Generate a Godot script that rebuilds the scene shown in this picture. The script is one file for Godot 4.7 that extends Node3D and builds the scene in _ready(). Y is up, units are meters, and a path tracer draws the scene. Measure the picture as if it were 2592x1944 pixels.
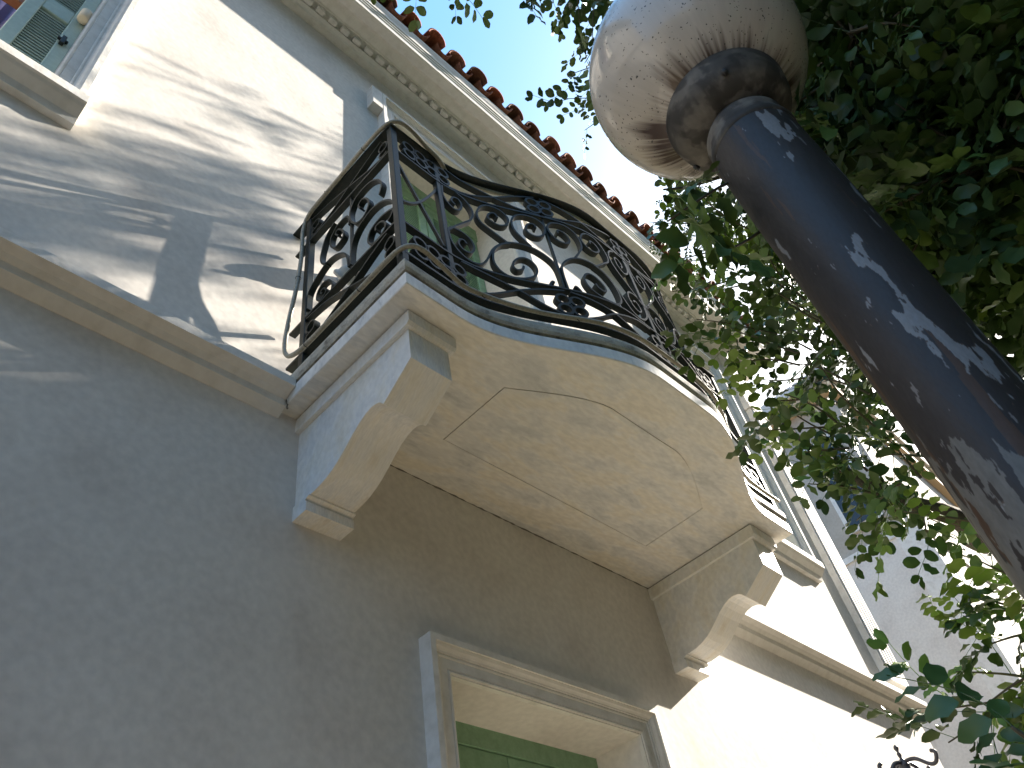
extends Node3D
# A marble balcony with a wrought-iron railing seen from below, with a street lamp and a carob tree.
# x runs along the facade, y is up, z comes out of the facade (its plane is z = 0).

const XC := 2.511            # middle of the balcony
const HALF := 1.352          # half its width
const YS := 3.946            # underside of the slab
const SUN := Vector3(4.2, 2.65, 1.0)

var M := {}
var R := RandomNumberGenerator.new()

func _ready():
	R.seed = 7
	view()
	materials()
	ground()
	house()
	openings()
	balcony()
	railing()
	fittings()
	lamp()
	neighbour()
	opposite()
	tree()

# ------------------------------------------------------------------ camera, sky, sun
func view():
	var cam := Camera3D.new()
	cam.name = "camera"
	cam.fov = 51.45
	cam.near = 0.05
	cam.far = 600.0
	var right := Vector3(0.7061, -0.1494, 0.6922)
	var up := Vector3(-0.4367, 0.6776, 0.5917)
	var b := Basis(right, up, right.cross(up)).orthonormalized()
	cam.transform = Transform3D(b, Vector3(0, 1.6, 2.015))
	add_child(cam)
	cam.current = true
	var we := WorldEnvironment.new()
	we.name = "environment"
	var e := Environment.new()
	var sky := Sky.new()
	var sm := ProceduralSkyMaterial.new()
	sm.sky_top_color = Color(0.335, 0.50, 0.665)
	sm.sky_horizon_color = Color(0.46, 0.54, 0.63)
	sm.sky_curve = 0.2
	sm.sun_angle_max = 80.0
	sm.sun_curve = 0.30
	sm.ground_bottom_color = Color(0.2, 0.19, 0.17)
	sm.ground_horizon_color = Color(0.3, 0.3, 0.3)
	sky.sky_material = sm
	e.background_mode = Environment.BG_SKY
	e.sky = sky
	e.background_energy_multiplier = 0.88
	e.tonemap_mode = Environment.TONE_MAPPER_LINEAR
	e.tonemap_exposure = 3.9
	e.sdfgi_enabled = true
	e.ssao_enabled = true
	e.ssil_enabled = true
	we.environment = e
	add_child(we)
	var sun := DirectionalLight3D.new()
	sun.name = "sun"
	sun.light_energy = 1.6
	sun.light_color = Color(1.0, 0.965, 0.91)
	sun.light_angular_distance = 0.5
	sun.shadow_enabled = true
	add_child(sun)
	sun.look_at_from_position(SUN * 10.0, Vector3.ZERO, Vector3.UP)

# ------------------------------------------------------------------ textures and materials
func noise(freq: float, sd: int, oct := 4, kind := FastNoiseLite.TYPE_SIMPLEX_SMOOTH) -> FastNoiseLite:
	var n := FastNoiseLite.new()
	n.noise_type = kind
	n.frequency = freq
	n.seed = sd
	n.fractal_type = FastNoiseLite.FRACTAL_FBM
	n.fractal_octaves = oct
	return n

func gray(n: FastNoiseLite, size := 512) -> Image:
	var im := n.get_seamless_image(size, size)
	im.convert(Image.FORMAT_L8)
	return im

func lin(r: float, g: float, b: float) -> Color:
	return Color(r, g, b).linear_to_srgb()

# a colour texture from two grey noises: a broad one that runs through a ramp and a fine one that adds grain
func tinted(broad: Image, fine: Image, ramp: Gradient, grain: float) -> ImageTexture:
	var a := broad.get_data()
	var b := fine.get_data()
	var lut := []
	for i in 256:
		lut.append(ramp.sample(i / 255.0))
	var out := PackedByteArray()
	out.resize(a.size() * 3)
	for i in a.size():
		var c: Color = lut[a[i]]
		var k := 1.0 + grain * (b[i] / 127.5 - 1.0)
		out[i * 3] = clampi(int(c.r * k * 255.0), 0, 255)
		out[i * 3 + 1] = clampi(int(c.g * k * 255.0), 0, 255)
		out[i * 3 + 2] = clampi(int(c.b * k * 255.0), 0, 255)
	return ImageTexture.create_from_image(Image.create_from_data(broad.get_width(), broad.get_height(), false, Image.FORMAT_RGB8, out))

func bumps(im: Image, depth: float) -> ImageTexture:
	var c: Image = im.duplicate()
	c.convert(Image.FORMAT_RGBA8)
	c.bump_map_to_normal_map(depth)
	return ImageTexture.create_from_image(c)

func ramp(stops: Array) -> Gradient:
	var g := Gradient.new()
	var o := PackedFloat32Array()
	var c := PackedColorArray()
	for s in stops:
		o.append(s[0])
		c.append(s[1])
	g.offsets = o
	g.colors = c
	return g

func plain(c: Color, rough := 0.7, metal := 0.0) -> StandardMaterial3D:
	var m := StandardMaterial3D.new()
	m.albedo_color = c
	m.roughness = rough
	m.metallic = metal
	return m

func tri(tex: Texture2D, scale: Vector3, rough: float, normal: Texture2D = null, ns := 0.5) -> StandardMaterial3D:
	var m := StandardMaterial3D.new()
	m.albedo_texture = tex
	m.uv1_triplanar = true
	m.uv1_world_triplanar = true
	m.uv1_scale = scale
	m.roughness = rough
	if normal:
		m.normal_enabled = true
		m.normal_texture = normal
		m.normal_scale = ns
	return m

func materials():
	var broad := gray(noise(0.006, 3, 5))
	var fine := gray(noise(0.09, 4, 4))
	var mid := gray(noise(0.025, 5, 5))
	var rough_n := bumps(gray(noise(0.045, 6, 5)), 5.0)
	var fine_n := bumps(fine, 2.5)
	M.plaster = tri(tinted(broad, fine, ramp([[0.0, lin(0.61, 0.56, 0.505)], [0.35, lin(0.69, 0.645, 0.59)], [0.7, lin(0.725, 0.685, 0.63)], [1.0, lin(0.68, 0.635, 0.575)]]), 0.045), Vector3(0.45, 0.45, 0.45), 0.9, rough_n, 0.035)
	M.trim = tri(tinted(mid, fine, ramp([[0.0, lin(0.62, 0.59, 0.53)], [0.5, lin(0.74, 0.71, 0.66)], [1.0, lin(0.78, 0.76, 0.71)]]), 0.02), Vector3(0.8, 0.8, 0.8), 0.75, fine_n, 0.12)
	# marble: grey veins stretched one way over a cream ground, with yellow and soot-dark stains
	var vein := noise(0.012, 11, 6)
	vein.fractal_type = FastNoiseLite.FRACTAL_RIDGED
	vein.domain_warp_enabled = true
	vein.domain_warp_amplitude = 40.0
	vein.domain_warp_frequency = 0.01
	var vi := gray(vein)
	M.marble = tri(tinted(vi, fine, ramp([[0.0, lin(0.76, 0.755, 0.735)], [0.45, lin(0.79, 0.78, 0.75)], [0.75, lin(0.70, 0.69, 0.67)], [0.95, lin(0.48, 0.49, 0.50)], [1.0, lin(0.40, 0.41, 0.43)]]), 0.05), Vector3(0.9, 0.35, 0.9), 0.5, fine_n, 0.08)
	var stain := noise(0.014, 21, 6)
	stain.domain_warp_enabled = true
	stain.domain_warp_amplitude = 55.0
	stain.domain_warp_frequency = 0.012
	M.soffit = tri(tinted(gray(stain), fine, ramp([[0.0, lin(0.52, 0.53, 0.53)], [0.25, lin(0.66, 0.66, 0.65)], [0.5, lin(0.76, 0.745, 0.71)], [0.72, lin(0.75, 0.71, 0.63)], [1.0, lin(0.79, 0.77, 0.73)]]), 0.06), Vector3(0.30, 0.9, 0.85), 0.55, fine_n, 0.1)
	M.corbel = tri(tinted(gray(stain), fine, ramp([[0.0, lin(0.66, 0.67, 0.67)], [0.4, lin(0.79, 0.78, 0.755)], [0.75, lin(0.78, 0.75, 0.68)], [1.0, lin(0.70, 0.64, 0.54)]]), 0.05), Vector3(2.2, 0.5, 0.7), 0.45, fine_n, 0.05)
	M.lip = tri(tinted(gray(stain), fine, ramp([[0.0, lin(0.12, 0.11, 0.09)], [0.25, lin(0.30, 0.28, 0.235)], [0.5, lin(0.46, 0.435, 0.375)], [0.75, lin(0.50, 0.46, 0.37)], [1.0, lin(0.36, 0.29, 0.21)]]), 0.12), Vector3(1.6, 2.5, 1.6), 0.7, fine_n, 0.15)
	M.grime = tri(tinted(mid, fine, ramp([[0.0, lin(0.08, 0.075, 0.065)], [0.5, lin(0.16, 0.145, 0.12)], [1.0, lin(0.34, 0.31, 0.26)]]), 0.15), Vector3(3, 3, 3), 0.95)
	M.iron = tri(tinted(mid, fine, ramp([[0.0, lin(0.012, 0.017, 0.016)], [0.6, lin(0.018, 0.025, 0.022)], [0.85, lin(0.030, 0.027, 0.022)], [1.0, lin(0.06, 0.04, 0.03)]]), 0.12), Vector3(3, 3, 3), 0.5, fine_n, 0.15)
	M.iron.metallic_specular = 0.35
	M.iron.metallic = 0.0
	M.lantern_iron = plain(lin(0.06, 0.06, 0.075), 0.5)
	M.green = tri(tinted(mid, fine, ramp([[0.0, lin(0.20, 0.34, 0.20)], [0.6, lin(0.25, 0.42, 0.255)], [1.0, lin(0.29, 0.45, 0.29)]]), 0.04), Vector3(1.2, 1.2, 1.2), 0.55, fine_n, 0.1)
	M.mint = tri(tinted(mid, fine, ramp([[0.0, lin(0.36, 0.47, 0.41)], [1.0, lin(0.44, 0.55, 0.48)]]), 0.03), Vector3(1.2, 1.2, 1.2), 0.55)
	M.tile = tri(tinted(mid, fine, ramp([[0.0, lin(0.10, 0.045, 0.03)], [0.35, lin(0.24, 0.085, 0.05)], [0.7, lin(0.33, 0.125, 0.07)], [1.0, lin(0.36, 0.20, 0.13)]]), 0.2), Vector3(2.2, 2.2, 2.2), 0.85, fine_n, 0.4)
	M.tiles = [M.tile]
	for c in [Color(0.72, 0.70, 0.68), Color(1.0, 0.86, 0.78)]:
		var m: StandardMaterial3D = M.tile.duplicate()
		m.albedo_color = c
		m.uv1_offset = Vector3(c.g * 3.0, c.b * 2.0, 0.3)
		M.tiles.append(m)
	M.mortar = plain(lin(0.36, 0.30, 0.25), 0.95)
	M.hose = tri(tinted(mid, fine, ramp([[0.0, lin(0.20, 0.185, 0.14)], [0.5, lin(0.33, 0.305, 0.235)], [1.0, lin(0.42, 0.385, 0.30)]]), 0.08), Vector3(5, 5, 5), 0.45)
	M.tie = plain(lin(0.03, 0.03, 0.03), 0.6)
	M.paving = tri(tinted(mid, fine, ramp([[0.0, lin(0.105, 0.085, 0.056)], [1.0, lin(0.175, 0.145, 0.10)]]), 0.12), Vector3(0.5, 0.5, 0.5), 0.95)
	M.glass = plain(lin(0.03, 0.035, 0.04), 0.08)
	M.curtain = plain(lin(0.30, 0.27, 0.52), 0.9)
	M.wood = plain(lin(0.30, 0.12, 0.05), 0.6)
	M.cream = plain(lin(0.72, 0.64, 0.48), 0.6)
	M.steel = plain(lin(0.45, 0.47, 0.47), 0.35, 0.3)
	M.dome = plain(lin(0.50, 0.53, 0.52), 0.4)
	M.far_beige = tri(tinted(broad, fine, ramp([[0.0, lin(0.40, 0.35, 0.29)], [1.0, lin(0.50, 0.45, 0.38)]]), 0.04), Vector3(0.4, 0.4, 0.4), 0.9)
	M.far_stone = tri(tinted(broad, fine, ramp([[0.0, lin(0.16, 0.13, 0.10)], [1.0, lin(0.26, 0.21, 0.16)]]), 0.1), Vector3(0.3, 0.3, 0.3), 0.95)
	M.ochre = plain(lin(0.62, 0.45, 0.28), 0.85)
	M.bark = tri(tinted(mid, fine, ramp([[0.0, lin(0.05, 0.04, 0.03)], [1.0, lin(0.16, 0.13, 0.10)]]), 0.2), Vector3(3, 3, 3), 0.95, rough_n, 0.8)
	M.twig = plain(lin(0.10, 0.085, 0.05), 0.8)
	M.leaf = []
	for c in [[0.060, 0.115, 0.024], [0.075, 0.14, 0.028], [0.050, 0.10, 0.030], [0.10, 0.175, 0.032], [0.20, 0.32, 0.05]]:
		var m := plain(lin(c[0], c[1], c[2]), 0.42)
		m.backlight = Color(0.62, 1.0, 0.22)
		m.vertex_color_use_as_albedo = true
		m.cull_mode = BaseMaterial3D.CULL_DISABLED
		M.leaf.append(m)
	M.post = StandardMaterial3D.new()
	M.post.albedo_texture = post_paint()
	M.post.roughness = 0.55
	M.post.normal_enabled = true
	M.post.normal_texture = fine_n
	M.post.normal_scale = 0.15
	M.globe = StandardMaterial3D.new()
	M.globe.albedo_texture = globe_skin()
	M.globe.roughness = 0.2
	M.globe.clearcoat_enabled = true
	M.globe.clearcoat = 0.5
	M.globe.clearcoat_roughness = 0.08
	M.collar = tri(tinted(mid, fine, ramp([[0.0, lin(0.022, 0.02, 0.018)], [0.5, lin(0.045, 0.04, 0.034)], [0.62, lin(0.16, 0.145, 0.125)], [1.0, lin(0.22, 0.20, 0.17)]]), 0.12), Vector3(1.1, 1.1, 1.1), 0.7)

# dark brown paint that has flaked off in islands down to pale grey metal; u runs round the post, v up it
func post_paint() -> ImageTexture:
	var w := 512
	var h := 1024
	var im := Image.create(w, h, false, Image.FORMAT_RGB8)
	var n := noise(0.014, 31, 5)
	var s := noise(0.05, 32, 4)
	var g := noise(0.2, 33, 3)
	for y in h:
		var v := 1.0 - float(y) / h          # 0 at the foot, 1 at the top
		for x in w:
			var a := TAU * x / w
			# walk a circle through the noise so that the seam closes
			var px := cos(a) * 81.5
			var pz := sin(a) * 81.5
			var k := n.get_noise_3d(px, y * 0.8, pz) + 0.35 * s.get_noise_3d(px, y * 0.8, pz)
			var grain := 1.0 + 0.18 * g.get_noise_3d(px, y, pz)
			var c := Color(0.026, 0.022, 0.022) * grain
			if k > 0.37:
				c = Color(0.20, 0.21, 0.225) * grain
				if k < 0.385:
					c = Color(0.07, 0.05, 0.04)
			elif s.get_noise_3d(px * 1.1, y * 0.55 + 300.0, pz * 1.1) > 0.53:
				c = Color(0.15, 0.15, 0.155) * grain
			elif n.get_noise_3d(px * 2.0, y * 0.35 + 700.0, pz * 2.0) > 0.30:
				c = Color(0.065, 0.036, 0.022) * grain
			# the lower shaft is worn down to a weathered grey skin with a ragged edge
			var e := v - 0.715 + 0.05 * n.get_noise_3d(px * 1.6, y * 0.5 + 400.0, pz * 1.6) + 0.02 * s.get_noise_3d(px, y + 90.0, pz)
			if e < 0.0 and s.get_noise_3d(px * 0.7, y * 0.5, pz * 0.7) > -0.28 - 3.0 * absf(minf(e + 0.03, 0.0)):
				c = Color(0.125, 0.125, 0.12) * (grain + 0.25 * s.get_noise_3d(px, y, pz))
			im.set_pixel(x, y, lin(c.r, c.g, c.b))
	return ImageTexture.create_from_image(im)

# opal globe with rust and soot that ran down to the collar in streaks; u runs round, v from the collar (0) to the crown (1)
func globe_skin() -> ImageTexture:
	var w := 1024
	var h := 512
	var im := Image.create(w, h, false, Image.FORMAT_RGB8)
	var n := noise(0.02, 41, 4)
	var s := noise(0.16, 42, 3)
	var sp := noise(0.11, 43, 2)
	for y in h:
		var v := 1.0 - float(y) / h
		for x in w:
			var a := TAU * x / w
			var px := cos(a) * 163.0
			var pz := sin(a) * 163.0
			# streaks: noise that changes fast round the globe and slowly along it
			var st := s.get_noise_3d(px * 0.55, y * 0.02, pz * 0.55) * 0.42 + n.get_noise_3d(px * 0.6, 10.0, pz * 0.6) * 0.7
			var reach := 0.115 + 0.12 * st + 0.05 * sin(a + 2.2)
			var base := Color(0.56, 0.52, 0.47) * (1.0 + 0.22 * st)
			var film := clampf(0.5 + 0.9 * n.get_noise_3d(px * 0.5, y * 0.25, pz * 0.5), 0.0, 1.0)
			base = base.lerp(Color(0.50, 0.44, 0.36), film * 0.45)
			var c := base
			if v < reach:
				var t := clampf((reach - v) / 0.10, 0.0, 1.0) * clampf(0.8 + 1.0 * st, 0.0, 1.0)
				c = base.lerp(Color(0.075, 0.05, 0.04), t)
			if sp.get_noise_3d(px * 1.3, y * 1.3, pz * 1.3) > 0.60:
				c = Color(0.07, 0.065, 0.06)
			im.set_pixel(x, y, lin(c.r, c.g, c.b))
	return ImageTexture.create_from_image(im)

# ------------------------------------------------------------------ building blocks
func flat() -> SurfaceTool:
	var st := SurfaceTool.new()
	st.begin(Mesh.PRIMITIVE_TRIANGLES)
	st.set_smooth_group(-1)
	return st

func smooth() -> SurfaceTool:
	var st := SurfaceTool.new()
	st.begin(Mesh.PRIMITIVE_TRIANGLES)
	st.set_smooth_group(0)
	return st

func done(st: SurfaceTool) -> ArrayMesh:
	st.generate_normals()
	return st.commit()

func put(called: String, mesh: Mesh, mat: Material, parent: Node3D, at := Vector3.ZERO) -> MeshInstance3D:
	var o := MeshInstance3D.new()
	o.name = called
	o.mesh = mesh
	o.material_override = mat
	parent.add_child(o, true)
	o.position = at - (parent.position if parent.get_parent() == self else Vector3.ZERO)
	return o

func part(called: String, st: SurfaceTool, mat: Material, parent: Node3D) -> MeshInstance3D:
	return put(called, done(st), mat, parent)

func thing(called: String, label: String, category: String, at: Vector3, group := "") -> Node3D:
	var o := Node3D.new()
	o.name = called
	add_child(o, true)
	o.position = at
	o.set_meta("label", label)
	o.set_meta("category", category)
	if group != "":
		o.set_meta("group", group)
	return o

func quad(st: SurfaceTool, a: Vector3, b: Vector3, c: Vector3, d: Vector3):
	for p in [a, b, c, a, c, d]:
		st.add_vertex(p)

func box(st: SurfaceTool, a: Vector3, b: Vector3):
	var p := [Vector3(a.x, a.y, a.z), Vector3(b.x, a.y, a.z), Vector3(b.x, b.y, a.z), Vector3(a.x, b.y, a.z), Vector3(a.x, a.y, b.z), Vector3(b.x, a.y, b.z), Vector3(b.x, b.y, b.z), Vector3(a.x, b.y, b.z)]
	quad(st, p[0], p[1], p[2], p[3])
	quad(st, p[5], p[4], p[7], p[6])
	quad(st, p[4], p[0], p[3], p[7])
	quad(st, p[1], p[5], p[6], p[2])
	quad(st, p[3], p[2], p[6], p[7])
	quad(st, p[4], p[5], p[1], p[0])

# a block whose edges are cut back by r
func block(st: SurfaceTool, a: Vector3, b: Vector3, r: float):
	var c := (a + b) / 2.0
	var h := (b - a) / 2.0
	var face := func(u: Vector3, v: Vector3, n: Vector3, hu: float, hv: float, hn: float):
		quad(st, c + n * hn - u * (hu - r) - v * (hv - r), c + n * hn - u * (hu - r) + v * (hv - r), c + n * hn + u * (hu - r) + v * (hv - r), c + n * hn + u * (hu - r) - v * (hv - r))
	for s in [-1.0, 1.0]:
		face.call(Vector3.UP * s, Vector3.BACK, Vector3.RIGHT * s, h.y, h.z, h.x)
		face.call(Vector3.BACK * s, Vector3.RIGHT, Vector3.UP * s, h.z, h.x, h.y)
		face.call(Vector3.RIGHT * s, Vector3.UP, Vector3.BACK * s, h.x, h.y, h.z)
	for s in [-1.0, 1.0]:
		for t in [-1.0, 1.0]:
			quad(st, c + Vector3(-(h.x - r), s * h.y, t * (h.z - r)), c + Vector3(h.x - r, s * h.y, t * (h.z - r)), c + Vector3(h.x - r, s * (h.y - r), t * h.z), c + Vector3(-(h.x - r), s * (h.y - r), t * h.z))
			quad(st, c + Vector3(s * h.x, -(h.y - r), t * (h.z - r)), c + Vector3(s * h.x, h.y - r, t * (h.z - r)), c + Vector3(s * (h.x - r), h.y - r, t * h.z), c + Vector3(s * (h.x - r), -(h.y - r), t * h.z))
			quad(st, c + Vector3(s * h.x, t * (h.y - r), -(h.z - r)), c + Vector3(s * h.x, t * (h.y - r), h.z - r), c + Vector3(s * (h.x - r), t * h.y, h.z - r), c + Vector3(s * (h.x - r), t * h.y, -(h.z - r)))
			for q in [-1.0, 1.0]:
				for p in [Vector3(s * h.x, t * (h.y - r), q * (h.z - r)), Vector3(s * (h.x - r), t * h.y, q * (h.z - r)), Vector3(s * (h.x - r), t * (h.y - r), q * h.z)]:
					st.add_vertex(c + p)

# a closed (z, y) outline drawn along x
func prism(st: SurfaceTool, prof: PackedVector2Array, x0: float, x1: float):
	for i in prof.size():
		var p := prof[i]
		var q := prof[(i + 1) % prof.size()]
		quad(st, Vector3(x0, p.y, p.x), Vector3(x0, q.y, q.x), Vector3(x1, q.y, q.x), Vector3(x1, p.y, p.x))
	var t := Geometry2D.triangulate_polygon(prof)
	for k in range(0, t.size(), 3):
		for x in [x0, x1]:
			for j in ([0, 1, 2] if x == x0 else [0, 2, 1]):
				st.add_vertex(Vector3(x, prof[t[k + j]].y, prof[t[k + j]].x))

func tube(st: SurfaceTool, pts: Array, radii: Array, sides := 8):
	var n := pts.size()
	var rings := []
	var side := Vector3.ZERO
	for i in n:
		var t: Vector3 = (pts[mini(i + 1, n - 1)] - pts[maxi(i - 1, 0)]).normalized()
		if side == Vector3.ZERO:
			side = t.cross(Vector3.UP if absf(t.y) < 0.9 else Vector3.RIGHT).normalized()
		side = (side - t * side.dot(t)).normalized()
		var up := t.cross(side)
		var r: float = radii[i] if i < radii.size() else radii[-1]
		var ring := []
		for k in sides:
			var a := TAU * k / sides
			ring.append(pts[i] + (side * cos(a) + up * sin(a)) * r)
		rings.append(ring)
	for i in n - 1:
		for k in sides:
			var l := (k + 1) % sides
			quad(st, rings[i][k], rings[i][l], rings[i + 1][l], rings[i + 1][k])
	for e in [0, n - 1]:
		for k in range(1, sides - 1):
			for p in [rings[e][0], rings[e][k], rings[e][k + 1]]:
				st.add_vertex(p)

func lathe(st: SurfaceTool, prof: Array, centre: Vector3, segs := 48, basis := Basis.IDENTITY):
	var total := float(prof.size() - 1)
	for i in prof.size() - 1:
		for k in segs:
			var a0 := TAU * k / segs
			var a1 := TAU * (k + 1) / segs
			var p: Vector2 = prof[i]
			var q: Vector2 = prof[i + 1]
			var vs := [[p, a0, i], [q, a0, i + 1], [q, a1, i + 1], [p, a0, i], [q, a1, i + 1], [p, a1, i]]
			for v in vs:
				st.set_uv(Vector2(v[1] / TAU, 1.0 - v[2] / total))
				st.add_vertex(centre + basis * Vector3(v[0].x * cos(v[1]), v[0].y, v[0].x * sin(v[1])))

# a curve through points
func spline(p: Array, sub := 5) -> Array:
	var out := []
	var n := p.size()
	if n < 3:
		return p
	for i in n - 1:
		var a = p[maxi(i - 1, 0)]
		var b = p[i]
		var c = p[i + 1]
		var d = p[mini(i + 2, n - 1)]
		for k in sub:
			var t := float(k) / sub
			out.append((b * 2.0 + (c - a) * t + (a * 2.0 - b * 5.0 + c * 4.0 - d) * t * t + (b * 3.0 - a - c * 3.0 + d) * t * t * t) * 0.5)
	out.append(p[n - 1])
	return out

# a flat bar bent along a curve: thin in the plane of the panel, wide across it; facing gives the panel's normal at each point
func bar(st: SurfaceTool, pts: Array, facing: Callable, thin: float, wide: float):
	var n := pts.size()
	var rings := []
	for i in n:
		var t: Vector3 = (pts[mini(i + 1, n - 1)] - pts[maxi(i - 1, 0)]).normalized()
		var f: Vector3 = facing.call(pts[i])
		var s := t.cross(f).normalized() * (thin / 2.0)
		f = f * (wide / 2.0)
		rings.append([pts[i] - s - f, pts[i] + s - f, pts[i] + s + f, pts[i] - s + f])
	for i in n - 1:
		for k in 4:
			var l := (k + 1) % 4
			quad(st, rings[i][k], rings[i][l], rings[i + 1][l], rings[i + 1][k])
	quad(st, rings[0][0], rings[0][1], rings[0][2], rings[0][3])
	quad(st, rings[n - 1][3], rings[n - 1][2], rings[n - 1][1], rings[n - 1][0])

# ------------------------------------------------------------------ ground
func ground():
	var st := flat()
	quad(st, Vector3(-150, 0, -150), Vector3(150, 0, -150), Vector3(150, 0, 150), Vector3(-150, 0, 150))
	var o := put("ground", done(st), M.paving, self)
	o.position = Vector3.ZERO
	o.set_meta("kind", "structure")

# ------------------------------------------------------------------ the house
const DOOR := Rect2(1.935, 0.0, 1.125, 3.01)
const BALCONY_DOOR := Rect2(1.925, 4.115, 1.20, 3.55)
const WINDOW := Rect2(-1.05, 5.13, 0.985, 2.5)
const FAR_WINDOW := Rect2(5.25, 5.13, 1.02, 2.5)

func wall_mesh() -> ArrayMesh:
	var holes := [DOOR, BALCONY_DOOR, WINDOW, FAR_WINDOW]
	var xs := [-7.0, 7.17]
	var ys := [0.0, 8.7]
	for h in holes:
		xs.append_array([h.position.x, h.end.x])
		ys.append_array([h.position.y, h.end.y])
	xs.sort()
	ys.sort()
	var st := flat()
	var back := -0.55
	for i in xs.size() - 1:
		for j in ys.size() - 1:
			if xs[i + 1] - xs[i] < 1e-5 or ys[j + 1] - ys[j] < 1e-5:
				continue
			var c := Vector2((xs[i] + xs[i + 1]) / 2.0, (ys[j] + ys[j + 1]) / 2.0)
			var open := false
			for h in holes:
				open = open or h.has_point(c)
			if open:
				continue
			quad(st, Vector3(xs[i], ys[j], 0), Vector3(xs[i], ys[j + 1], 0), Vector3(xs[i + 1], ys[j + 1], 0), Vector3(xs[i + 1], ys[j], 0))
			quad(st, Vector3(xs[i], ys[j], back), Vector3(xs[i + 1], ys[j], back), Vector3(xs[i + 1], ys[j + 1], back), Vector3(xs[i], ys[j + 1], back))
	for h in holes:
		var a: Vector2 = h.position
		var b: Vector2 = h.end
		quad(st, Vector3(a.x, a.y, 0), Vector3(a.x, a.y, back), Vector3(a.x, b.y, back), Vector3(a.x, b.y, 0))
		quad(st, Vector3(b.x, a.y, back), Vector3(b.x, a.y, 0), Vector3(b.x, b.y, 0), Vector3(b.x, b.y, back))
		quad(st, Vector3(a.x, b.y, 0), Vector3(a.x, b.y, back), Vector3(b.x, b.y, back), Vector3(b.x, b.y, 0))
		quad(st, Vector3(a.x, a.y, back), Vector3(a.x, a.y, 0), Vector3(b.x, a.y, 0), Vector3(b.x, a.y, back))
	# the two ends and the closed body behind
	for x in [-7.0, 7.17]:
		quad(st, Vector3(x, 0, 0), Vector3(x, 0, -9), Vector3(x, 8.7, -9), Vector3(x, 8.7, 0))
	quad(st, Vector3(-7, 0, -9), Vector3(7.17, 0, -9), Vector3(7.17, 8.7, -9), Vector3(-7, 8.7, -9))
	return done(st)

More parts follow.
